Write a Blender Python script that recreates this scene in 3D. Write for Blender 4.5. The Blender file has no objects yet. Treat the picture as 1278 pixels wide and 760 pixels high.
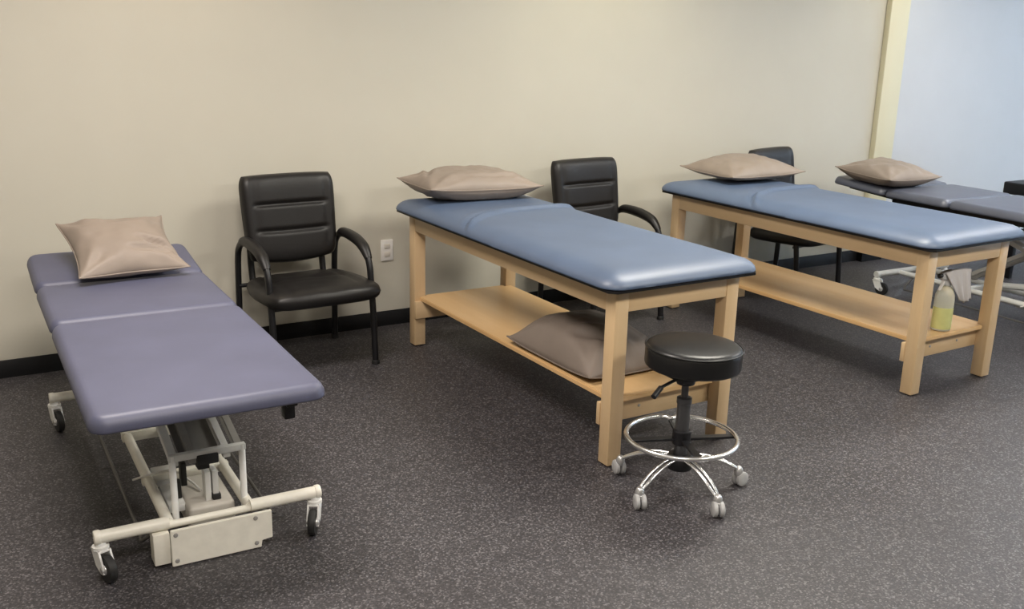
import bpy, bmesh, math, random
from mathutils import Vector, Matrix, noise
PI = math.pi
random.seed(4)
C = bpy.context.scene.collection

# ------------------------------------------------------------------ materials
def mat(name, col, rough=.5, metal=0, **kw):
    m = bpy.data.materials.new(name); m.use_nodes = True
    nt = m.node_tree; b = nt.nodes['Principled BSDF']
    b.inputs['Base Color'].default_value = (*col, 1)
    b.inputs['Roughness'].default_value = rough
    b.inputs['Metallic'].default_value = metal
    for k, v in kw.items():
        b.inputs[k.replace('_', ' ')].default_value = v
    return m, nt, b

def coords(nt, scale, kind='Object'):
    tc = nt.nodes.new('ShaderNodeTexCoord'); mp = nt.nodes.new('ShaderNodeMapping')
    mp.inputs['Scale'].default_value = scale
    nt.links.new(tc.outputs[kind], mp.inputs['Vector'])
    return mp.outputs['Vector']

def noise_node(nt, vec, scale, detail=3, rough=.5):
    n = nt.nodes.new('ShaderNodeTexNoise')
    n.inputs['Scale'].default_value = scale; n.inputs['Detail'].default_value = detail
    n.inputs['Roughness'].default_value = rough
    nt.links.new(vec, n.inputs['Vector'])
    return n

def ramp(nt, fac, stops):
    r = nt.nodes.new('ShaderNodeValToRGB'); e = r.color_ramp.elements
    while len(e) < len(stops): e.new(.5)
    for el, (p, c) in zip(e, stops):
        el.position = p; el.color = (*c, 1)
    nt.links.new(fac, r.inputs['Fac'])
    return r.outputs['Color']

def bump(nt, b, h, strength, dist=.002):
    n = nt.nodes.new('ShaderNodeBump'); n.inputs['Strength'].default_value = strength
    n.inputs['Distance'].default_value = dist
    nt.links.new(h, n.inputs['Height']); nt.links.new(n.outputs['Normal'], b.inputs['Normal'])

M = {}
def paint(key, c, rough=.7):
    m, nt, b = mat(key, c, rough)
    v = coords(nt, (1, 1, 1)); n = noise_node(nt, v, 3, 3)
    nt.links.new(ramp(nt, n.outputs['Fac'], [(.3, tuple(x * .985 for x in c)), (.7, tuple(min(1, x * 1.015) for x in c))]), b.inputs['Base Color'])
    n2 = noise_node(nt, v, 180, 2); bump(nt, b, n2.outputs['Fac'], .15, .001)
    M[key] = m
paint('wall_paint', (.515, .49, .415))
paint('wall_daylit', (.545, .56, .58))  # cool daylight on the wall is put into this colour
paint('pilaster_warm_lit', (.64, .60, .43))  # yellowish tone stands in for warm light falling on the strip
paint('ceiling_paint', (.75, .74, .72))

m, nt, b = mat('rubber_floor', (.03, .03, .032), .52)
v = coords(nt, (1, 1, 1))
vo = nt.nodes.new('ShaderNodeTexVoronoi'); vo.inputs['Scale'].default_value = 180; nt.links.new(v, vo.inputs['Vector'])
sep = nt.nodes.new('ShaderNodeSeparateColor'); nt.links.new(vo.outputs['Color'], sep.inputs['Color'])
fl = ramp(nt, sep.outputs['Red'], [(0, (.024, .0225, .0255)), (.6, (.042, .039, .043)), (.82, (.072, .068, .073)), (.95, (.135, .128, .135))])
n = noise_node(nt, v, 1.1, 3)
dirt = ramp(nt, n.outputs['Fac'], [(.3, (.9, .88, .88)), (.7, (1.1, 1.1, 1.1))])
mx = nt.nodes.new('ShaderNodeMix'); mx.data_type = 'RGBA'; mx.blend_type = 'MULTIPLY'; mx.inputs['Factor'].default_value = 1
nt.links.new(fl, mx.inputs['A']); nt.links.new(dirt, mx.inputs['B']); nt.links.new(mx.outputs['Result'], b.inputs['Base Color'])
n3 = noise_node(nt, v, 160, 2); bump(nt, b, n3.outputs['Fac'], .35, .002)
M['rubber_floor'] = m

def wood(key, sc):
    m, nt, b = mat(key, (.6, .4, .2), .42)
    v = coords(nt, sc); n = noise_node(nt, v, 9, 5, .6)
    nt.links.new(ramp(nt, n.outputs['Fac'], [(.25, (.56, .39, .215)), (.5, (.64, .46, .265)), (.8, (.71, .53, .33))]), b.inputs['Base Color'])
    b.inputs['Coat Weight'].default_value = .15; b.inputs['Coat Roughness'].default_value = .3
    M[key] = m
wood('maple_upright', (1, 1, .09)); wood('maple_long', (1, .07, 1)); wood('maple_cross', (.07, 1, 1))
m, nt, b = mat('maple_shelf', (.6, .4, .2), .38)
v = coords(nt, (1, .07, 1)); n = noise_node(nt, v, 7, 5, .6)
nt.links.new(ramp(nt, n.outputs['Fac'], [(.25, (.61, .375, .165)), (.5, (.69, .45, .215)), (.8, (.75, .53, .29))]), b.inputs['Base Color'])
b.inputs['Coat Weight'].default_value = .2; b.inputs['Coat Roughness'].default_value = .25
M['maple_shelf'] = m

def vinyl(key, c, rough=.38, bs=.25, spec=.5, sc=260):
    m, nt, b = mat(key, c, rough)
    b.inputs['Specular IOR Level'].default_value = spec
    v = coords(nt, (1, 1, 1)); n = noise_node(nt, v, sc, 2)
    n2 = noise_node(nt, v, 5, 3)
    nt.links.new(ramp(nt, n2.outputs['Fac'], [(.3, tuple(x * .93 for x in c)), (.7, tuple(x * 1.07 for x in c))]), b.inputs['Base Color'])
    bump(nt, b, n.outputs['Fac'], bs, .0006)
    M[key] = m
vinyl('blue_vinyl', (.064, .099, .172), .50, .3, 1.0)
vinyl('slate_vinyl', (.085, .090, .145), .50, .3, .6)
vinyl('dark_vinyl', (.080, .090, .125), .40, .3, 1.0)
vinyl('black_leather', (.0085, .0075, .0075), .44, .5, .4, 120)
vinyl('black_seat', (.006, .006, .0065), .36)
vinyl('black_pad', (.005, .006, .009), .4, .3, .3)
vinyl('taupe_cloth', (.255, .21, .175), .55, .3, .35, 400)
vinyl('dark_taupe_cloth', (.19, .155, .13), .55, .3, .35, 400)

def plain(key, c, r, me=0, **k):
    m, nt, b = mat(key, c, r, me, **k)
    v = coords(nt, (1, 1, 1)); n = noise_node(nt, v, 30, 2)
    nt.links.new(ramp(nt, n.outputs['Fac'], [(.3, tuple(x * .95 for x in c)), (.7, tuple(min(1, x * 1.03) for x in c))]), b.inputs['Base Color'])
    M[key] = m
plain('cream_metal', (.82, .79, .70), .38)
plain('pale_metal', (.68, .68, .66), .35)
plain('white_metal', (.85, .85, .83), .35)
plain('grey_metal', (.30, .29, .27), .4)
plain('dark_rod', (.12, .115, .11), .4, .3)
plain('black_metal', (.0045, .0045, .006), .4)
plain('black_rubber', (.014, .014, .014), .6)
plain('chrome', (.90, .90, .90), .24, 1)
plain('cast_metal', (.60, .60, .60), .3, .75)
plain('gas_grey', (.10, .10, .105), .3, .6)
plain('grey_wheel', (.40, .40, .40), .35)
plain('white_plastic', (.74, .72, .69), .4)
plain('socket_plastic', (.62, .58, .52), .4)
plain('baseboard_rubber', (.0035, .0035, .0045), .55, 0, Specular_IOR_Level=.25)
plain('case_plastic', (.52, .49, .44), .45)
plain('cloth_grey', (.50, .47, .46), .8)
plain('trigger_plastic', (.55, .55, .56), .4)
plain('liquid', (.58, .58, .24), .3)
M['bottle_plastic'] = mat('bottle_plastic', (.88, .88, .78), .28, Transmission_Weight=.6, IOR=1.3, Alpha=1)[0]
M['glass'] = mat('window_glass', (.9, .95, 1), .02, Transmission_Weight=1, IOR=1.02)[0]

# ------------------------------------------------------------------ mesh helpers
class MB:
    def __init__(s): s.bm = bmesh.new()
    def box(s, x0, x1, y0, y1, z0, z1, bev=0, seg=2, mtx=None):
        g = bmesh.ops.create_cube(s.bm, size=1)
        vs = g['verts']
        for v in vs:
            v.co = Vector(((x0 + x1) / 2 + v.co.x * (x1 - x0), (y0 + y1) / 2 + v.co.y * (y1 - y0), (z0 + z1) / 2 + v.co.z * (z1 - z0)))
        allv = set(vs)
        if bev:
            es = {e for v in vs for e in v.link_edges}
            r = bmesh.ops.bevel(s.bm, geom=list(es), offset=bev, segments=seg, affect='EDGES', profile=.5)
            allv = {v for v in r['verts']}
            for f in r['faces']:
                allv |= set(f.verts)
            st = list(allv)
            while st:
                v = st.pop()
                for e in v.link_edges:
                    o = e.other_vert(v)
                    if o not in allv: allv.add(o); st.append(o)
        if mtx:
            for v in allv: v.co = mtx @ v.co
        return s
    def prism(s, pts, a0, a1, axis='y', bev=0):
        """polygon pts extruded from a0 to a1 along axis; pts are (x,z) for 'y', (x,y) for 'z', (y,z) for 'x'"""
        def P(p, a): return {'y': (p[0], a, p[1]), 'z': (p[0], p[1], a), 'x': (a, p[0], p[1])}[axis]
        A = [s.bm.verts.new(P(p, a0)) for p in pts]; B = [s.bm.verts.new(P(p, a1)) for p in pts]
        n = len(pts)
        fs = [s.bm.faces.new(A), s.bm.faces.new(B[::-1])]
        for i in range(n):
            fs.append(s.bm.faces.new((A[i], B[i], B[(i + 1) % n], A[(i + 1) % n])))
        if bev:
            es = list({e for f in fs for e in f.edges})
            bmesh.ops.bevel(s.bm, geom=es, offset=bev, segments=2, affect='EDGES')
        return s
    def tube(s, pts, r, n=12, smooth=0, flat=1.0, caps=True, closed=False, up=None):
        """swept round (or flattened) tube; r may be a list"""
        P = [Vector(p) for p in pts]
        if smooth: P = crspline(P, smooth, closed)
        m = len(P)
        if isinstance(r, (int, float)): R = [r] * m
        else:
            k = len(r); R = []
            for i in range(m):
                t = i / (m - 1) * (k - 1); j = min(int(t), k - 2); R.append(r[j] + (r[j + 1] - r[j]) * (t - j))
        rings = []; last = None
        for i, p in enumerate(P):
            if closed: t = P[(i + 1) % m] - P[i - 1]
            else: t = P[min(i + 1, m - 1)] - P[max(i - 1, 0)]
            t.normalize()
            if last is None:
                a = Vector(up) if up else (Vector((0, 0, 1)) if abs(t.z) < .9 else Vector((1, 0, 0)))
                last = (a - t * a.dot(t)).normalized()
            else: last = (last - t * last.dot(t)).normalized()
            b2 = t.cross(last)
            rings.append([s.bm.verts.new(p + (last * math.cos(2 * PI * k / n) * flat + b2 * math.sin(2 * PI * k / n)) * R[i]) for k in range(n)])
        mm = m if closed else m - 1
        for i in range(mm):
            a, b = rings[i], rings[(i + 1) % m]
            for k in range(n):
                s.bm.faces.new((a[k], a[(k + 1) % n], b[(k + 1) % n], b[k]))
        if caps and not closed:
            s.bm.faces.new(rings[0][::-1]); s.bm.faces.new(rings[-1])
        return s
    def lathe(s, prof, c=(0, 0, 0), n=32, axis='z', mtx=None):
        """prof = [(radius, height)]"""
        c = Vector(c); rings = []
        def Q(r, h, a):
            x, y = r * math.cos(a), r * math.sin(a)
            p = {'z': Vector((x, y, h)), 'x': Vector((h, x, y)), 'y': Vector((x, h, y))}[axis]
            if mtx: p = mtx @ p
            return c + p
        for r, h in prof:
            rings.append([s.bm.verts.new(Q(max(r, .00001), h, 2 * PI * k / n)) for k in range(n)])
        for a, b in zip(rings, rings[1:]):
            for k in range(n): s.bm.faces.new((a[k], a[(k + 1) % n], b[(k + 1) % n], b[k]))
        s.bm.faces.new(rings[0][::-1]); s.bm.faces.new(rings[-1])
        return s
    def sheet(s, X, f_top, f_bot):
        """closed body from two grids sharing their boundary; X = list of rows of (u,v)"""
        nr, nc = len(X), len(X[0])
        T = [[s.bm.verts.new(f_top(*X[i][j])) for j in range(nc)] for i in range(nr)]
        B = [[T[i][j] if i in (0, nr - 1) or j in (0, nc - 1) else s.bm.verts.new(f_bot(*X[i][j])) for j in range(nc)] for i in range(nr)]
        for i in range(nr - 1):
            for j in range(nc - 1):
                s.bm.faces.new((T[i][j], T[i][j + 1], T[i + 1][j + 1], T[i + 1][j]))
                s.bm.faces.new((B[i][j], B[i + 1][j], B[i + 1][j + 1], B[i][j + 1]))
        return s
    def build(s, name, m, parent=None, smooth=True, angle=40, **props):
        bmesh.ops.recalc_face_normals(s.bm, faces=s.bm.faces)
        me = bpy.data.meshes.new(name); s.bm.to_mesh(me); s.bm.free()
        me.materials.append(M[m] if isinstance(m, str) else m)
        if smooth:
            for p in me.polygons: p.use_smooth = True
            try: me.set_sharp_from_angle(angle=math.radians(angle))
            except Exception: pass
        o = bpy.data.objects.new(name, me); C.objects.link(o)
        if parent: o.parent = parent
        for k, v in props.items(): o[k] = v
        return o

def crspline(P, k, closed=False):
    out = []; n = len(P)
    rng = range(n if closed else n - 1)
    for i in rng:
        if closed: p0, p1, p2, p3 = P[i - 1], P[i], P[(i + 1) % n], P[(i + 2) % n]
        else: p0, p1, p2, p3 = P[max(i - 1, 0)], P[i], P[i + 1], P[min(i + 2, n - 1)]
        for j in range(k):
            t = j / k
            out.append(.5 * ((2 * p1) + (p2 - p0) * t + (2 * p0 - 5 * p1 + 4 * p2 - p3) * t * t + (3 * p1 - p0 - 3 * p2 + p3) * t ** 3))
    if not closed: out.append(P[-1])
    return out

def thing(name, label, cat, loc=(0, 0, 0), rz=0, group=None):
    o = bpy.data.objects.new(name, None); C.objects.link(o); o.empty_display_size = .1
    o.location = loc; o.rotation_euler = (0, 0, rz); o['label'] = label; o['category'] = cat
    if group: o['group'] = group
    return o
def tag(o, label, cat, group=None):
    o['label'] = label; o['category'] = cat
    if group: o['group'] = group
    return o
def struct(o): o['kind'] = 'structure'; return o
def dup(root, loc, rz, label):
    r = root.copy(); C.objects.link(r); r.location = loc; r.rotation_euler = (0, 0, rz); r['label'] = label
    for ch in list(root.children):
        c = ch.copy(); C.objects.link(c); c.parent = r
        for g in list(ch.children):
            d = g.copy(); C.objects.link(d); d.parent = c
    return r

# ------------------------------------------------------------------ the room
XL, XR, YB, ZC = -2.2, 9.2, -8.5, 2.75
struct(MB().box(XL - .1, XR + .1, YB - .1, .12, -.1, 0).build('floor', 'rubber_floor', smooth=False))
struct(MB().box(XL - .1, XR + .1, YB - .1, .12, ZC, ZC + .1).build('ceiling', 'ceiling_paint', smooth=False))
wb = struct(MB().box(XL - .1, XR + .1, 0, .12, 0, ZC).build('wall_back', 'wall_paint', smooth=False))
struct(MB().box(XL - .1, XL, YB - .1, 0, 0, ZC).build('wall_left', 'wall_paint', smooth=False))
struct(MB().box(XL - .1, XR + .1, YB - .1, YB, 0, ZC).build('wall_front', 'wall_paint', smooth=False))
WY0, WY1, WZ0, WZ1 = -5.6, -.5, .5, 2.35
w = MB()
w.box(XR, XR + .1, YB, WY0, 0, ZC); w.box(XR, XR + .1, WY1, 0, 0, ZC)
w.box(XR, XR + .1, WY0, WY1, 0, WZ0); w.box(XR, XR + .1, WY0, WY1, WZ1, ZC)
struct(w.build('wall_right', 'wall_paint', smooth=False))
wf = MB()
for y0, y1 in [(WY0, WY0 + .06), (WY1 - .06, WY1)] + [(WY0 + k * 1.275 - .03, WY0 + k * 1.275 + .03) for k in (1, 2, 3)]:
    wf.box(XR + .01, XR + .07, y0, y1, WZ0, WZ1)
wf.box(XR + .01, XR + .07, WY0, WY1, WZ0, WZ0 + .06); wf.box(XR + .01, XR + .07, WY0, WY1, WZ1 - .06, WZ1)
win = struct(wf.build('window_1', 'white_metal', smooth=False))
MB().box(XR + .035, XR + .045, WY0 + .02, WY1 - .02, WZ0 + .02, WZ1 - .02).build('pane', 'glass', win, smooth=False)
# back wall beyond the pilaster: thin sheet with the bluish window light in its colour
struct(MB().box(6.13, XR, -.012, 0, 0, ZC).build('trim_2', 'wall_daylit', smooth=False))
struct(MB().box(5.93, 6.14, -.05, 0, 0, ZC, .006).build('trim_1', 'pilaster_warm_lit'))
b = MB()
b.prism([(0, 0), (-.014, 0), (-.012, .02), (-.007, .084), (-.004, .088), (0, .088)], XL, 5.925, 'x')
struct(b.build('baseboard_back', 'baseboard_rubber'))
b = MB(); b.prism([(5.915, 0), (5.915, -.062), (6.153, -.062), (6.153, 0)], 0, .087, 'z', .002)
struct(b.build('baseboard_pilaster', 'baseboard_rubber'))
b = MB(); b.prism([(-.012, 0), (-.022, 0), (-.019, .084), (-.012, .088)], 6.145, XR - .03, 'x')
struct(b.build('baseboard_right', 'baseboard_rubber'))

# wall outlet
t = thing('wall_outlet', 'pale wall outlet plate low on the beige wall between chair and wooden table', 'outlet', (1.868, 0, .455))
MB().box(-.038, .038, -.011, 0, -.062, .062, .004).build('cover_plate', 'white_plastic', t)
for z in (-.024, .024):
    s_ = MB().box(-.018, .018, -.015, -.009, z - .015, z + .015, .004).build('socket', 'socket_plastic', t)
    for k in (-1, 1): MB().box(k * .0065 - .0015, k * .0065 + .0015, -.0165, -.0145, z - .003, z + .007).build('slot', 'socket_plastic', s_, smooth=False)

# ------------------------------------------------------------------ pads and pillows
def lin(a, b, n): return [a + (b - a) * i / (n - 1) for i in range(n)]
def pad_mesh(W, L, z0, th, r=.07, re=.028, creases=(), bend=0, puff=.008, low=.35, ends=(1, 1), side_drop=.0):
    """cushion centred in x, running y 0..L, bottom z0.  ends: rounded corner factor at y=0 / y=L"""
    ys = []
    e = [0, .0015, .004, .008, .013, .019, .027, .037, .05, .07, .1]
    ys += e + lin(.15, L - .15, max(6, int(L / .04))) + [L - x for x in e[::-1]]
    for c in creases: ys += lin(c - bend - .04, c + .05, 9 + int(bend / .003 + 20))
    ys = sorted(set(round(y, 5) for y in ys if 0 <= y <= L))
    us = [-1, -.998, -.99, -.975, -.955, -.93, -.9, -.86, -.82, -.78, -.72, -.66, -.6, -.54, -.48, -.4, -.3, -.2, -.1, 0]; us = us + [-u for u in us[-2::-1]]
    def hw(y):
        R0, R1 = r * ends[0], r * ends[1]
        if y < R0: return W / 2 - R0 + math.sqrt(max(0, R0 * R0 - (R0 - y) ** 2))
        if y > L - R1: return W / 2 - R1 + math.sqrt(max(0, R1 * R1 - (R1 - (L - y)) ** 2))
        return W / 2
    def dist(x, y):
        best = min(W / 2 - abs(x), y, L - y)
        for yy, R, on in ((y, r * ends[0], y < r * ends[0]), (L - y, r * ends[1], y > L - r * ends[1])):
            if on and abs(x) > W / 2 - R:
                best = R - math.hypot(abs(x) - (W / 2 - R), R - yy)
        return max(0, best)
    zm = z0 + th * low
    def top(u, y):
        x = u * hw(y); d = dist(x, y); q = min(d / re, 1)
        z = zm + (z0 + th - zm) * math.sqrt(1 - (1 - q) ** 2)
        z += puff * min(1, d / .16) ** .7
        for c in creases:
            cc = c - bend * max(0, .1 - x / (W / 2)) ** 2 * .8
            z -= .010 * math.exp(-((y - cc) / .009) ** 2) * min(1, d / .05)
            z += (.018 * math.exp(-((y - cc + .028) / .022) ** 2) + .004 * math.exp(-((y - cc - .05) / .03) ** 2)) * min(1, d / .05)
        z += .0015 * noise.noise(Vector((x * 7, y * 4, W * 10)))
        return (x, y, z)
    def bot(u, y):
        x = u * hw(y); d = dist(x, y); q = min(d / (re * .5), 1)
        return (x, y, zm - (zm - z0) * math.sqrt(1 - (1 - q) ** 2))
    return MB().sheet([[(u, y) for u in us] for y in ys], top, bot)

def pillow(name, a, b, T, loc, rot, m, label, seed, conc=.1, folds=(), power=.55, crumple=1.0, rim=.38, belly=.55, clamp=True):
    """a,b half sizes; thickness T; loc = centre of the underside; folds = (u0,v0,dirx,diry,width,depth)"""
    n = 56
    us = [math.sin(t) for t in lin(-PI / 2, PI / 2, n)]
    us = [.55 * u + .45 * x for u, x in zip(us, lin(-1, 1, n))]
    def pos(u, v):
        x = a * u * (1 - conc * (1 - v * v) * abs(u) ** 1.5)
        y = b * v * (1 - conc * (1 - u * u) * abs(v) ** 1.5)
        return x, y
    def th(u, v):
        h = ((1 - abs(u) ** 2.4) * (1 - abs(v) ** 2.4)); h = max(h, 0) ** power
        return h
    def wr(u, v, x, y):
        # tension wrinkles fanning out of the corners plus general crumple
        w_ = 0
        for cu in (-1, 1):
            for cv in (-1, 1):
                du, dv = u - cu, v - cv; rr = math.hypot(du, dv) + .001; an = math.atan2(dv, du)
                w_ += math.sin(an * 9 + seed + cu * 2 + cv) * math.exp(-((rr - .5) / .3) ** 2) * .006
        w_ += .012 * noise.noise(Vector((x * 7 + seed, y * 7, seed * 3.1))) + .005 * noise.noise(Vector((x * 20 + seed, y * 20, 1)))
        for (fu, fv, dx, dy, wd, dp) in folds:
            s_ = (u - fu) * dx + (v - fv) * dy; p_ = -(u - fu) * dy + (v - fv) * dx
            if s_ > 0:
                w_ -= dp * math.exp(-(p_ / wd) ** 2) * min(1, s_ * 4) * math.exp(-max(0, s_ - .8) ** 2 * 8)
                w_ += .6 * dp * math.exp(-((p_ - 1.8 * wd) / wd) ** 2) * min(1, s_ * 4) * math.exp(-max(0, s_ - .8) ** 2 * 8)
        return w_ * crumple
    base = T * rim
    def corner(u, v): return 0.10 * T * (abs(u * v)) ** 3
    def top(u, v):
        x, y = pos(u, v); h = th(u, v)
        return (x, y, base + corner(u, v) + T * (1 - rim) * h + wr(u, v, x, y) * min(1, h * 1.6))
    def bot(u, v):
        x, y = pos(u, v); h = th(u, v)
        z = base + corner(u, v) - T * belly * h + wr(u, v, y, x) * .4 * min(1, h * 2)
        return (x, y, max(0.0, z) if clamp else z)
    o = MB().sheet([[(u, v) for u in us] for v in us], top, bot).build(name, m, angle=180)
    o.location = loc; o.rotation_euler = rot
    # stitched rim, a thin welt around the edge
    k = []
    for u in lin(-1, 1, 24)[:-1]: k.append((u, -1))
    for v in lin(-1, 1, 24)[:-1]: k.append((1, v))
    for u in lin(1, -1, 24)[:-1]: k.append((u, 1))
    for v in lin(1, -1, 24)[:-1]: k.append((-1, v))
    pts = [(*pos(u, v), base + corner(u, v)) for u, v in k]
    MB().tube(pts, .0035, 6, closed=True).build('welt', m, o)
    tag(o, label, 'pillow', 'taupe pillows on the treatment tables')
    return o

# ------------------------------------------------------------------ wooden treatment tables
W_, L_, H_, S_ = .647, 1.86, .757, .066
def wooden_table(label, loc, rz, crease):
    t = thing('wooden_treatment_table', label, 'treatment table', loc, rz, 'wooden treatment tables')
    for x in (0, W_ - S_):
        for y in (0, L_ - S_):
            lg = MB().box(x, x + S_, y, y + S_, .006, H_ - .012, .004).build('leg', 'maple_upright', t)
            MB().lathe([(.018, 0), (.02, .002), (.02, .007)], (x + S_ / 2, y + S_ / 2, 0), 20).build('glide', 'black_rubber', lg)
    rl = .652
    for x in (.002, W_ - .024): MB().box(x, x + .022, S_ - .001, L_ - S_ + .001, rl, H_ - .012, .003).build('side_rail', 'maple_long', t)
    for y in (.004, L_ - .026): MB().box(S_ - .001, W_ - S_ + .001, y, y + .022, rl, H_ - .012, .003).build('end_rail', 'maple_cross', t)
    for y in (S_, L_ - S_ - .022):
        st = MB().box(-.004, W_ + .004, y, y + .022, .165, .262, .003).build('shelf_stretcher', 'maple_cross', t)
        for x in (.20, .42):
            if y < 1: MB().lathe([(.001, -.004), (.006, -.003), (.007, 0), (.007, .001)], (x, y, .215), 14, 'y').build('bolt', 'grey_metal', st)
    MB().prism([(.03, S_ + .002), (S_ + .01, S_ + .002), (S_ + .01, .03), (W_ - S_ - .01, .03), (W_ - S_ - .01, S_ + .002), (W_ - .03, S_ + .002),
                (W_ - .03, L_ - S_ - .002), (W_ - S_ - .01, L_ - S_ - .002), (W_ - S_ - .01, L_ - .04), (S_ + .01, L_ - .04), (S_ + .01, L_ - S_ - .002), (.03, L_ - S_ - .002)],
               .262, .284, 'z', .003).build('shelf', 'maple_shelf', t)
    MB().prism([(-.035, -.055), (W_ + .035, -.055), (W_ + .062, -.028), (W_ + .062, L_ + .028), (W_ + .035, L_ + .055), (-.035, L_ + .055), (-.062, L_ + .028), (-.062, -.028)], H_ - .009, H_ + .002, 'z', .002).build('deck_board', 'black_metal', t)
    p = pad_mesh(W_ + .15, L_ + .134, H_, .060, r=.085, re=.115, creases=(crease,), bend=.24, puff=.006, low=.12).build('padded_top', 'blue_vinyl', t, angle=60)
    p.location = (W_ / 2, -.062, 0)
    return t
T1 = wooden_table('wooden treatment table with blue padded top, nearer one with pillow on its lower shelf', (1.848, -2.25, 0), .008, 1.40)
T2 = dup(T1, (3.682, -2.277, 0), .023, 'wooden treatment table with blue padded top, farther one with spray bottle on its shelf')

# ------------------------------------------------------------------ electric treatment tables
def caster(x, y, zt, parent, fork_mat, wr_=.048, swivel=0.0, wheel_mat='black_rubber'):
    R = Matrix.Translation((x, y, 0)) @ Matrix.Rotation(swivel, 4, 'Z')
    c = MB()
    c.lathe([(.018, zt), (.018, zt - .012), (.026, zt - .013), (.026, zt - .024), (.014, zt - .026)], (x, y, 0), 20)
    top = zt - .022
    for s in (-1, 1):
        g = MB()
        c.prism([(-.026, top), (.026, top), (.0, wr_ + .004), (-.034, wr_ - .014), (-.052, wr_ - .010), (-.050, wr_ + .008)], s * .018 - .003, s * .018 + .003, 'x')
        # move the new prism by R
        c.bm.verts.ensure_lookup_table()
        for v in c.bm.verts[-12:]: v.co = R @ v.co
        g.bm.free()
    k = len(c.bm.verts)
    c.box(-.021, .021, -.026, .026, top - .008, top, .002)
    c.bm.verts.ensure_lookup_table()
    for v in c.bm.verts[k:]: v.co = R @ v.co
    o = c.build('caster', fork_mat, parent)
    w_ = MB(); off = R @ Vector((0, -.040, 0)); ax = R.to_3x3()
    w_.lathe([(wr_ * .55, -.012), (wr_ * .95, -.012), (wr_, -.007), (wr_, .007), (wr_ * .95, .012), (wr_ * .55, .012)], (off.x, off.y, wr_), 28, 'x', ax)
    w_.build('wheel', wheel_mat, o)
    h = MB(); h.lathe([(.008, -.023), (.010, -.022), (.017, -.0135), (.017, .0135), (.010, .022), (.008, .023)], (off.x, off.y, wr_), 16, 'x', ax)
    h.build('hub', 'cast_metal', o)
    return o

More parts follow.
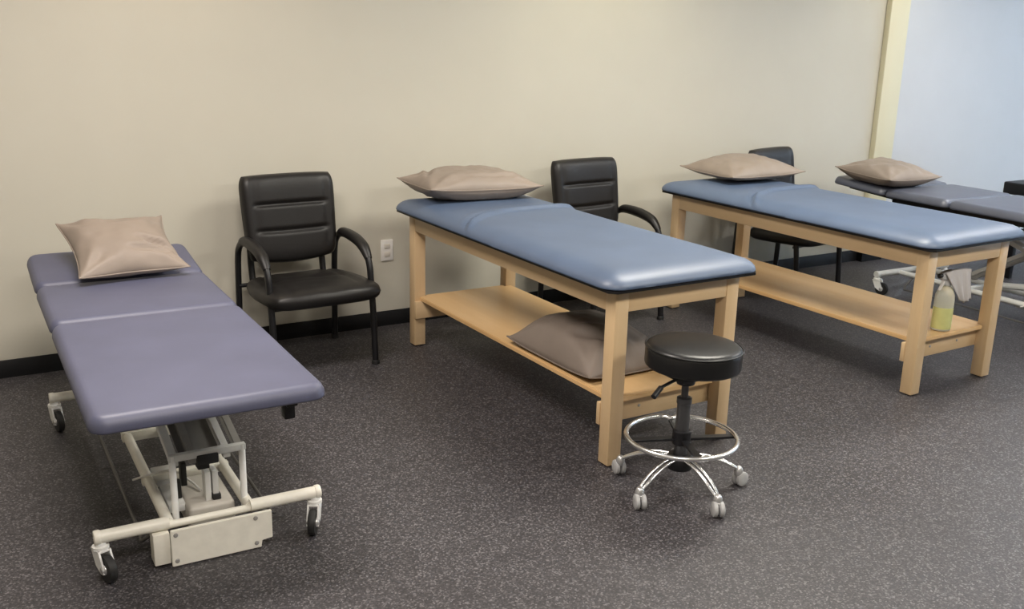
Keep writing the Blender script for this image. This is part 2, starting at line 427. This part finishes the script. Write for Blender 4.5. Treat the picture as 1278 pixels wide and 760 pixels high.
def electric_table(label, loc, rz, zp, vin, mm, head_ang, seg, light=False, sh=(0, 0)):
    """local x 0..0.70 across, y 0 (foot end) .. (head end, at the wall); zp underside of the pads"""
    t = thing('electric_treatment_table', label, 'treatment table', loc, rz)
    PW = .70
    yj1, yj2, yhe = seg
    # pads
    p = pad_mesh(PW, yj1 - .006, zp, .052, r=.05, re=.030, ends=(1, .9), puff=.006, low=.2).build('foot_cushion', vin, t, angle=60); p.location = (PW / 2, 0, 0)
    p = pad_mesh(PW, yj2 - yj1 - .008, zp, .052, r=.05, re=.030, ends=(.9, .9), puff=.006, low=.2).build('middle_cushion', vin, t, angle=60); p.location = (PW / 2, yj1 + .002, 0)
    p = pad_mesh(PW, yhe - yj2, 0, .052, r=.05, re=.030, ends=(.9, 1), puff=.006, low=.2).build('head_cushion', vin, t, angle=60)
    p.location = (PW / 2, yj2 + .002, zp + .002); p.rotation_euler = (head_ang, 0, 0)
    # steel frame under the pads
    f = MB()
    for x in (.08, PW - .12): f.box(x, x + .04, .12, yj2 - .02, zp - .04, zp + .004, .004)
    for y in (.12, .75, yj1 - .03, yj2 - .06): f.box(.08, PW - .08, y, y + .04, zp - .038, zp + .002, .004)
    for x in (.12, PW - .16):
        f.box(x, x + .035, 0, yhe - yj2 - .06, -.03, .003, .003, 2, Matrix.Translation((0, yj2, zp)) @ Matrix.Rotation(head_ang, 4, 'X'))
    f.build('top_frame', 'black_metal' if light else 'grey_metal', t)
    g = MB(); g.box(.585, .62, .10, .14, zp - .085, zp - .03, .004); g.box(.585, .62, .07, .15, zp - .032, zp - .022, .003)
    g.build('rail_bracket', 'black_metal', t)
    if light:
        g = MB(); g.tube([(PW - .02, 1.0, zp + .0), (PW + .02, 1.0, zp + .03), (PW + .03, 1.0, zp + .075)], .008, 10, 4)
        g.lathe([(.001, -.02), (.014, -.016), (.018, 0), (.014, .016), (.001, .02)], (PW + .03, 1.0, zp + .085), 16)
        g.build('release_knob', 'black_metal', t)
    # base: foot beams
    yN, yF = .26, 1.62
    b = MB()
    b.tube([(.015, yN, .14), (.235, yN, .14)], .021, 18); b.tube([(.50, yN, .14), (.735, yN, .14)], .021, 18)
    b.tube([(.22, yN, .132), (.52, yN, .132)], .013, 14)
    b.lathe([(.022, -.0), (.024, .004), (.024, .016), (.022, .02)], (.007, yN, .14), 18, 'x'); b.lathe([(.022, -.0), (.024, .004), (.024, .016), (.022, .02)], (.725, yN, .14), 18, 'x')
    b.build('foot_beam', mm, t)
    b = MB(); b.tube([(.015, yF, .14), (.735, yF, .14)], .021, 18)
    b.lathe([(.022, 0), (.024, .004), (.024, .016), (.022, .02)], (.007, yF, .14), 18, 'x'); b.lathe([(.022, 0), (.024, .004), (.024, .016), (.022, .02)], (.725, yF, .14), 18, 'x')
    b.build('foot_beam', mm, t)
    b = MB()
    for x in (.235, .50):
        b.tube([(x, yN, .137), (x, yF, .137)], .018, 16)
    b.box(.215, .52, 1.05, 1.09, .115, .155, .004); b.box(.215, .52, .62, .65, .115, .15, .004)
    b.build('base_frame', mm, t)
    fm = 'white_metal'
    for (x, y, sw) in ((.025, yN - .0, .3), (.725, yN - .0, -.5), (.025, yF, .2), (.725, yF, .9)):
        caster(x, y, .125, t, fm, .045, sw)
    # stepped cover plate with four screws, small side box
    yc = yN - .036
    b = MB().prism([(.230, .003), (.522, .003), (.522, .030), (.560, .030), (.560, .131), (.230, .131)], yc - .012, yc, 'y', .002)
    cp = b.build('cover_plate', mm, t)
    for x, z in ((.246, .114), (.246, .022), (.505, .114), (.505, .022)):
        MB().lathe([(.001, -.0035), (.006, -.003), (.008, 0), (.008, .001)], (x, yc - .012, z), 12, 'y').build('screw', 'grey_metal', cp)
    MB().box(.178, .230, yc + .004, yc + .07, .010, .118, .003).build('side_box', mm, t)
    # uprights + crossbar with black clamp
    yu = yN + .055
    for x in (.268, .496):
        MB().tube([(x, yu, .12), (x, yu, .345)], .0115, 14).build('upright', 'white_metal' if not light else mm, t)
    b = MB(); b.box(.256, .508, yu - .010, yu + .014, .325, .348, .003); cb = b.build('crossbar', 'pale_metal', t)
    MB().box(.345, .415, yu - .018, yu + .022, .30, .335, .004).build('clamp', 'black_rubber', cb)
    # lifting arms rising from the crossbar to the top frame
    zt = zp - .03
    for x in (.275, .335, .445, .49):
        b = MB().prism([(yu, .335), (yu, .305), (1.30, zt - .02), (1.30, zt + .012)], x - .013, x + .013, 'x', .002); b.build('lift_arm', 'grey_metal' if x in (.335, .49) or light else 'pale_metal', t)
    b = MB().prism([(yu + .04, .318), (yu + .04, .312), (1.25, zt - .016), (1.25, zt - .008)], .30, .43, 'x'); b.build('lift_panel', 'grey_metal', t)
    b = MB().prism([(1.20, .15), (1.25, .15), (.42, zt - .0), (.37, zt - .0)], .262, .286, 'x', .002); b.build('lift_strut', 'grey_metal' if light else 'pale_metal', t)
    b = MB().prism([(1.20, .15), (1.25, .15), (.42, zt - .0), (.37, zt - .0)], .478, .50, 'x', .002); b.build('lift_strut', 'grey_metal' if light else 'pale_metal', t)
    # actuator and control box
    b = MB(); b.tube([(.40, 1.0, .17), (.375, .50, .25)], .021, 16); b.tube([(.375, .50, .25), (.370, .36, .285)], .013, 14)
    a_ = b.build('actuator', 'pale_metal', t)
    MB().box(.352, .392, .335, .375, .268, .302, .004).build('end_block', 'black_rubber', a_)
    b = MB().box(.315, .47, .335, .60, .045, .135, .014, 3); cbx = b.build('motor_housing', 'case_plastic', t)
    q = MB(); x = .365
    for k, wd in enumerate((.010, .004, .006, .005, .007)):
        q.box(x, x + wd, .333, .3355, .085 + .003 * (k % 2), .096 - .002 * (k % 3)); x += wd + .004
    q.build('maker_mark', 'black_rubber', cbx, smooth=False)
    b = MB().box(.405, .425, .37, .42, .13, .24, .003); b.box(.38, .40, .37, .42, .13, .24, .003); bb = b.build('motor_bracket', 'pale_metal', t)
    MB().box(.402, .430, .362, .39, .135, .155, .003).build('bracket_cap', 'black_rubber', bb)
    b = MB(); b.box(.262, .335, .40, .58, .10, .128, .003); b.box(.262, .33, .62, .74, .10, .13, .003); b.build('cross_plate', 'pale_metal', t)
    MB().box(.285, .315, .44, .475, .128, .19, .004).build('limit_switch', 'black_rubber', t)
    MB().box(.33, .35, .52, .56, .128, .22, .004).build('limit_switch', 'black_rubber', t)
    # foot bars: thin rods close to the floor on both sides
    for x, xi in ((.165, .235), (.60, .50)):
        b = MB(); b.tube([(xi, 1.5, .115), (x, 1.5, .05), (x, 1.42, .045), (x, .8, .045), (x, .42, .045), (x, .35, .05), (xi, .35, .10)], .0065, 10, 4)
        b.build('foot_bar', 'dark_rod', t)
    b = MB(); b.tube([(.19, .66, .13), (.24, .60, .165), (.31, .58, .175), (.36, .52, .15), (.38, .45, .14)], .004, 8, 6)
    b.build('cable', 'white_plastic', t)
    for ch in t.children:
        if not ch.name.split('.')[0] in ('foot_cushion', 'middle_cushion', 'head_cushion', 'top_frame', 'rail_bracket', 'release_knob'): ch.location = (sh[0], sh[1], 0)
    return t

E0 = electric_table('adjustable treatment table with slate padded sections and cream wheeled base, at far left', (-.094, -2.42, 0), -.02, .578, 'slate_vinyl', 'cream_metal', .12, (1.055, 1.66, 2.08))
E3 = electric_table('adjustable treatment table with dark padded sections, at right beyond the wooden tables', (5.12, -2.36, 0), -.02, .682, 'dark_vinyl', 'pale_metal', .06, (1.07, 1.57, 2.02), True, (.02, -.06))

# black padded table at the right edge
t = thing('padded_bench', 'black thick-padded table cut off by the right edge of the photo', 'treatment table', (6.44, -2.70, 0), 0)
p = MB().box(0, .7, 0, 1.88, .63, .72, .012, 3).build('padded_top', 'black_pad', t)
for x in (.06, .60):
    for y in (.08, 1.76): MB().box(x, x + .04, y, y + .04, 0, .63, .003).build('leg', 'black_metal', t)
f = MB(); f.box(.06, .64, .09, .12, .58, .63); f.box(.06, .64, 1.76, 1.79, .58, .63); f.box(.065, .09, .09, 1.78, .58, .63); f.box(.61, .635, .09, 1.78, .58, .63)
f.build('frame', 'black_metal', t)
o = MB().tube([(0, 0, 0), (.50, 0, 0)], .035, 20).build('bolster', 'black_pad'); o.location = (6.62, -1.05, .755)
tag(o, 'small black bolster lying on the black padded table at the right edge', 'bolster')

# ------------------------------------------------------------------ guest chairs
def make_chair(label, loc, rz):
    t = thing('guest_chair', label, 'chair', loc, rz, 'black guest chairs along the wall')
    # seat: thick cushion with a rounded front
    n = 30; us = lin(-1, 1, n)
    us = [.6 * math.sin(u * PI / 2) + .4 * u for u in us]
    def outline(u, v):   # v -1 front .. 1 back
        w_ = .302 - .035 * max(0, v) ** 1.5 - .02 * abs(min(0, v)) ** 6
        x = w_ * u * (1 - .05 * (abs(v) ** 8)); y = -.055 + .275 * v * (1 - .10 * abs(u) ** 4)
        return x, y
    def top(u, v):
        x, y = outline(u, v); h = ((1 - abs(u) ** 6) * (1 - abs(v) ** 6)); h = max(h, 0) ** .45
        z = .40 + .055 * h - .018 * (v + 1) / 2
        z -= .012 * math.exp(-((abs(u) - .62) / .045) ** 2) * (1 - max(0, -v) ** 4) * h
        z -= .006 * math.exp(-((v - .15) / .05) ** 2) * (1 if abs(u) < .62 else 0) * h
        z += .004 * noise.noise(Vector((x * 12, y * 12, 2)))
        return (x, y, z)
    def bot(u, v):
        x, y = outline(u, v); h = max((1 - abs(u) ** 8) * (1 - abs(v) ** 8), 0) ** .4
        return (x, y, .40 - .05 * h - .018 * (v + 1) / 2)
    so = MB().sheet([[(u, v) for u in us] for v in us], top, bot).build('seat', 'black_leather', t, angle=180); so.location = (0, -.03, .010)
    # backrest with three horizontal rolls, slightly dished and leaning back
    nv = 60; vs = lin(-1, 1, nv); rot = Matrix.Rotation(-.16, 4, 'X')
    def bo(u, v):
        w_ = .258 - .015 * (1 - (v + 1) / 2) ** 2 - .012 * abs(v) ** 8
        return w_ * u * (1 - .03 * abs(v) ** 10), .225 * v * (1 - .03 * abs(u) ** 3) - (.018 * (1 - u * u) if v < 0 else 0) * abs(v)
    def seams(v): return sum(math.exp(-((v - c) / .045) ** 2) for c in (.30, -.30))
    def bf(u, v):
        x, z = bo(u, v); h = max((1 - abs(u) ** 8) * (1 - abs(v) ** 8), 0) ** .45
        d = .062 * h
        d -= .017 * seams(v) * h * (1 if abs(u) < .70 else max(0, 1 - (abs(u) - .70) / .05))
        d -= .012 * math.exp(-((abs(u) - .76) / .04) ** 2) * h * (1 - abs(v) ** 6)
        d -= .014 * (1 - u * u) * h
        p = rot @ Vector((x, -d, z)); return (p.x, p.y + .19, p.z + .735)
    def bb(u, v):
        x, z = bo(u, v); h = max((1 - abs(u) ** 8) * (1 - abs(v) ** 8), 0) ** .5
        p = rot @ Vector((x, .022 * h, z)); return (p.x, p.y + .19, p.z + .735)
    MB().sheet([[(u, v) for u in us] for v in vs], bf, bb).build('backrest', 'black_leather', t, angle=180)
    # side frames: one bent oval tube each, rear foot - armrest - front foot
    for s in (-1, 1):
        x = s * .272
        pts = [(x, .26, .012), (x, .25, .30), (x, .235, .52), (x, .20, .595), (x, .12, .628), (x, -.05, .615), (x, -.16, .580), (x, -.205, .52), (x, -.222, .43), (x, -.245, .25), (x, -.262, .012)]
        fr = MB().tube(pts, .019, 14, 6, up=(1, 0, 0), flat=.85).build('side_frame', 'black_metal', t)
        for y in (.26, -.262): MB().lathe([(.018, 0), (.021, .002), (.021, .02), (.019, .022)], (x, y, 0), 16).build('foot_cap', 'black_rubber', fr)
        pd = [(x, .17, .618), (x, .12, .638), (x, .03, .638), (x, -.06, .628), (x, -.14, .602), (x, -.195, .552)]
        MB().tube(pd, [.014, .024, .027, .027, .026, .017], 14, 6, up=(1, 0, 0), flat=1.15).build('armrest', 'black_leather', t)
    b = MB(); b.tube([(-.272, .235, .375), (.272, .235, .375)], .011, 12); b.tube([(-.265, -.21, .35), (.265, -.21, .35)], .011, 12)
    for s in (-1, 1): b.tube([(s * .20, .20, .34), (s * .20, .235, .42), (s * .20, .25, .55), (s * .20, .225, .66)], .017, 10, 4)
    b.tube([(-.17, -.21, .35), (-.17, .235, .36)], .011, 10); b.tube([(.17, -.21, .35), (.17, .235, .36)], .011, 10)
    b.build('seat_support', 'black_metal', t)
    return t
CH = make_chair('black padded guest chair standing beside the slate padded table, fully in view', (1.243, -.375, 0), .05)
dup(CH, (3.13, -.40, 0), .09, 'black padded guest chair between the two wooden treatment tables')
dup(CH, (4.765, -.36, 0), .20, 'black padded guest chair mostly hidden behind the farther wooden table')

# ------------------------------------------------------------------ rolling stool
t = thing('rolling_stool', 'round black rolling stool with chrome foot ring, in front of the nearer wooden table', 'stool', (1.985, -2.53, 0), 0)
SR = .182
pr = [(SR * .6, .492), (SR - .012, .492), (SR - .003, .497), (SR, .506), (SR, .560), (SR - .003, .572), (SR - .012, .580), (SR - .03, .584), (SR * .5, .588), (.02, .590)]
st = MB().lathe(pr, n=64).build('seat', 'black_seat', t, angle=50); st.location = (.014, -.004, .008); st.rotation_euler = (0, .02, 0)
k = MB(); k.tube([(SR * math.cos(a) * 1.0, SR * math.sin(a) * 1.0, .571) for a in lin(0, 2 * PI, 65)[:-1]], .0035, 6, closed=True); k.build('piping', 'black_seat', st)
b = MB(); b.box(-.085, .085, -.085, .085, .470, .493, .006); b.lathe([(.034, .435), (.036, .44), (.040, .472)], n=24); b.build('seat_plate', 'black_metal', t)
b = MB(); b.tube([(-.03, -.01, .468), (-.11, -.03, .462), (-.165, -.045, .455), (-.19, -.055, .440)], .006, 10, 5)
b.tube([(-.155, -.042, .457), (-.20, -.058, .434)], .011, 10); b.build('height_lever', 'black_metal', t)
b = MB(); b.lathe([(.014, .30), (.014, .44)], n=20); b.build('piston', 'gas_grey', t)
b = MB(); b.lathe([(.022, .09), (.026, .095), (.026, .355), (.029, .357), (.029, .378), (.020, .382)], n=28); b.build('gas_cylinder', 'gas_grey', t)
rg = MB(); RR = .212; zr = .218
pts = []
for a in lin(0, 2 * PI, 97)[:-1]:
    r_ = RR
    d = min(abs(a - ang0) for ang0 in (math.radians(62),))
    r_ -= .030 * math.exp(-(d / .10) ** 2)
    pts.append((r_ * math.cos(a), r_ * math.sin(a), zr))
rg.tube(pts, .0098, 12, closed=True); fr = rg.build('foot_ring', 'chrome', t, angle=180)
b = MB(); b.lathe([(.030, zr - .03), (.036, zr - .026), (.036, zr + .026), (.030, zr + .03)], n=28)
for a in (math.radians(158), math.radians(338), math.radians(62), math.radians(250)):
    c_, s_ = math.cos(a), math.sin(a); R = Matrix.Translation((0, 0, zr)) @ Matrix.Rotation(a, 4, 'Z')
    b.box(.03, (.182 if abs(a - math.radians(62)) < .01 else RR - .004), -.014, .014, -.012, -.002, .001, 1, R)
b.build('ring_spokes', 'black_metal', t)
b = MB(); b.lathe([(.030, .085), (.048, .09), (.052, .10), (.052, .135), (.044, .148), (.030, .15)], n=30); b.build('hub', 'black_metal', t)
for i in range(5):
    a = math.atan2(-2.59 + 2.53, 1.74 - 1.985) + 2 * PI * i / 5
    c_, s_ = math.cos(a), math.sin(a)
    lg = MB()
    for off in (-.011, .011):
        ox, oy = -s_ * off, c_ * off
        P_ = [(r * c_ + ox * k2, r * s_ + oy * k2, z) for r, z, k2 in ((.045, .135, 1), (.10, .132, 1), (.16, .115, 1), (.21, .090, .9), (.238, .072, .5))]
        lg.tube(P_, .0062, 10, 5)
    lo = lg.build('leg', 'chrome', t)
    q = MB(); q.lathe([(.010, .048), (.017, .050), (.018, .066), (.012, .080), (.006, .084)], (.243 * c_, .243 * s_, 0), 18)
    sw = a + (.9, -.4, .5, 1.3, -.8)[i]
    R = Matrix.Translation((.243 * c_, .243 * s_, 0)) @ Matrix.Rotation(sw, 4, 'Z')
    q.box(-.013, .022, -.006, .006, .040, .056, .003, 2, R)
    q.build('caster_housing', 'cast_metal', lo)
    wv = MB()
    for off in (-.0125, .0125):
        p0 = R @ Vector((.012, off, .030))
        wv.lathe([(.008, -.010), (.022, -.010), (.029, -.006), (.030, 0), (.029, .006), (.022, .010), (.008, .010)], p0, 24, 'y', R.to_3x3())
    wv.build('caster_wheel', 'grey_wheel', lo)

# ------------------------------------------------------------------ pillows
pillow('pillow', .228, .222, .15, (.311, -.660, .689), (.36, 0, .06), 'taupe_cloth', 'plump taupe pillow with pulled corners, lying on the slate padded table', 1.3, conc=.12,
       folds=((.15, -.25, .8, -.35, .06, .026), (-.1, -.55, .9, -.1, .05, .014)), belly=.42, clamp=False)
pillow('pillow', .335, .225, .155, (2.165, -.46, .828), (0, .02, -.03), 'taupe_cloth', 'wide taupe pillow lying flat on the nearer wooden table', 4.1, conc=.07,
       folds=((-.85, -.2, .3, .9, .05, .012), (-.3, -.7, 1, .05, .05, .010)))
pillow('pillow', .308, .245, .14, (4.125, -.51, .830), (.02, -.01, .0), 'taupe_cloth', 'taupe pillow lying on the farther wooden table in front of a chair back', 7.7, conc=.06, rim=.30, belly=.3)
pillow('pillow', .25, .245, .145, (5.34, -.66, .757), (.06, .0, -.04), 'taupe_cloth', 'taupe pillow on the dark padded adjustable table', 9.2, conc=.06)
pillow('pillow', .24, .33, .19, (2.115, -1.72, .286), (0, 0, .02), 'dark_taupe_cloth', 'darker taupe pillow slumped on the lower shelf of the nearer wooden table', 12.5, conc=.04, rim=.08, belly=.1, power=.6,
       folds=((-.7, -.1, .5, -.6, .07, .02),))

# ------------------------------------------------------------------ spray bottle and cloth on the far shelf
t = thing('spray_bottle', 'translucent spray bottle half full of yellow liquid on the farther wooden table shelf', 'bottle', (3.975, -2.185, .2855), 0)
MB().lathe([(.038, 0), (.046, .003), (.048, .010), (.048, .160), (.046, .185), (.034, .215), (.020, .228), (.018, .245)], n=32).build('bottle', 'bottle_plastic', t)
MB().lathe([(.044, .010), (.0483, .012), (.0486, .016), (.0486, .120), (.0483, .123), (.044, .124)], n=32).build('liquid', 'liquid', t)
MB().lathe([(.023, .236), (.024, .238), (.024, .262), (.019, .266)], n=24).build('collar', 'trigger_plastic', t)
h = MB(); h.prism([(-.055, .272), (-.048, .304), (.02, .314), (.075, .300), (.075, .276), (.02, .262), (-.02, .260)], -.016, .016, 'y', .005)
hd = h.build('sprayer_head', 'trigger_plastic', t)
MB().lathe([(.007, -.062), (.012, -.060), (.012, -.043), (.008, -.042)], (-.008, 0, .288), 16, 'x').build('nozzle', 'black_rubber', hd)
h = MB(); h.prism([(-.030, .275), (-.018, .275), (-.024, .245), (-.052, .210), (-.059, .214), (-.040, .248)], -.007, .007, 'y', .002); h.build('trigger', 'white_plastic', hd)
# limp grey cloth draped over the sprayer head
n1 = 26
def clo(u, v, s):
    x = .055 + .075 * u; w_ = (1 - .55 * (v + 1) / 2)
    x = .055 + .105 * u * w_ + .045 * (v + 1) / 2
    z = .318 - .075 * (v + 1) - .03 * (1 - abs(u)) * (v + 1) / 2 - .012 * abs(u) ** 2
    y = -.020 - .012 * (v + 1) + .010 * math.sin(u * 9 + v) * (v + 1.2) / 2 + s
    return (x, y, z)
ug = lin(-1, 1, n1)
o = MB().sheet([[(u, v) for u in ug] for v in ug], lambda u, v: clo(u, v, -.003 * (1 - u ** 4) * (1 - v ** 4)), lambda u, v: clo(u, v, .003 * (1 - u ** 4) * (1 - v ** 4))).build('cloth', 'cloth_grey', angle=180)
o.location = (3.975, -2.185, .2855)
tag(o, 'limp pale grey cloth hanging over the head of the spray bottle', 'cloth')

# ------------------------------------------------------------------ lights
def area(name, loc, rot, sx, sy, power, col, spread=None):
    l = bpy.data.lights.new(name, 'AREA'); l.shape = 'RECTANGLE'; l.size = sx; l.size_y = sy; l.energy = power; l.color = col
    if spread: l.spread = spread
    o = bpy.data.objects.new(name, l); C.objects.link(o); o.location = loc; o.rotation_euler = rot
    return o
def spot(name, loc, power, col, ang=1.9, blend=.8, aim=(0, .35, -1)):
    l = bpy.data.lights.new(name, 'SPOT'); l.energy = power; l.color = col; l.spot_size = ang; l.spot_blend = blend; l.shadow_soft_size = .06
    o = bpy.data.objects.new(name, l); C.objects.link(o); o.location = loc
    o.rotation_euler = Vector(aim).to_track_quat('-Z', 'Y').to_euler()
    return o
for i, (x, y) in enumerate([(.2, -1.9), (.2, -4.6), (3.2, -1.9), (3.2, -4.6), (6.2, -1.9), (6.2, -4.6)]):
    area('ceiling_panel_light', (x, y, ZC - .02), (0, 0, 0), 1.2, .6, 48 if x < 5 else 38, ((1, .91, .83) if x < 2 else (1, .95, .84)) if x < 5 else (1, .97, .93))
for x, pw, c in ((.75, 11, (1, .80, .55)), (3.35, 11, (1, .90, .55)), (5.95, 9, (1, .88, .55))):
    spot('ceiling_downlight', (x, -.32, ZC - .03), pw, c)
area('window_daylight', (XR - .03, (WY0 + WY1) / 2, (WZ0 + WZ1) / 2), (0, -PI / 2, 0), WZ1 - WZ0, WY1 - WY0, 600, (.62, .78, 1))
w = bpy.data.worlds.new('World'); bpy.context.scene.world = w; w.use_nodes = True
sky = w.node_tree.nodes.new('ShaderNodeTexSky'); sky.sky_type = 'HOSEK_WILKIE' if 'HOSEK_WILKIE' in [i.identifier for i in sky.bl_rna.properties['sky_type'].enum_items] else 'NISHITA'
w.node_tree.links.new(sky.outputs['Color'], w.node_tree.nodes['Background'].inputs['Color'])
w.node_tree.nodes['Background'].inputs['Strength'].default_value = .5

# ------------------------------------------------------------------ camera
pan, tilt, roll, f = 0.5418, 0.2705, 0.0246, 1238.4
cp, sp, ct, stt = math.cos(pan), math.sin(pan), math.cos(tilt), math.sin(tilt)
fw = Vector((sp * ct, cp * ct, -stt)); r0 = Vector((cp, -sp, 0)); u0 = r0.cross(fw)
c_, s_ = math.cos(roll), math.sin(roll)
r1 = c_ * r0 + s_ * u0; u1 = -s_ * r0 + c_ * u0
cam = bpy.data.cameras.new('Camera'); co = bpy.data.objects.new('Camera', cam); C.objects.link(co)
co.matrix_world = Matrix(((r1.x, u1.x, -fw.x, -.4149), (r1.y, u1.y, -fw.y, -5.2276), (r1.z, u1.z, -fw.z, 1.7122), (0, 0, 0, 1)))
cam.sensor_fit = 'HORIZONTAL'; cam.sensor_width = 36; cam.lens = 36 * f / 1278; cam.clip_start = .05
sc = bpy.context.scene; sc.camera = co
sc.view_settings.view_transform = 'Standard'; sc.view_settings.look = 'None'; sc.view_settings.gamma = 1; sc.view_settings.use_curve_mapping = False
sc.view_settings.exposure = .68
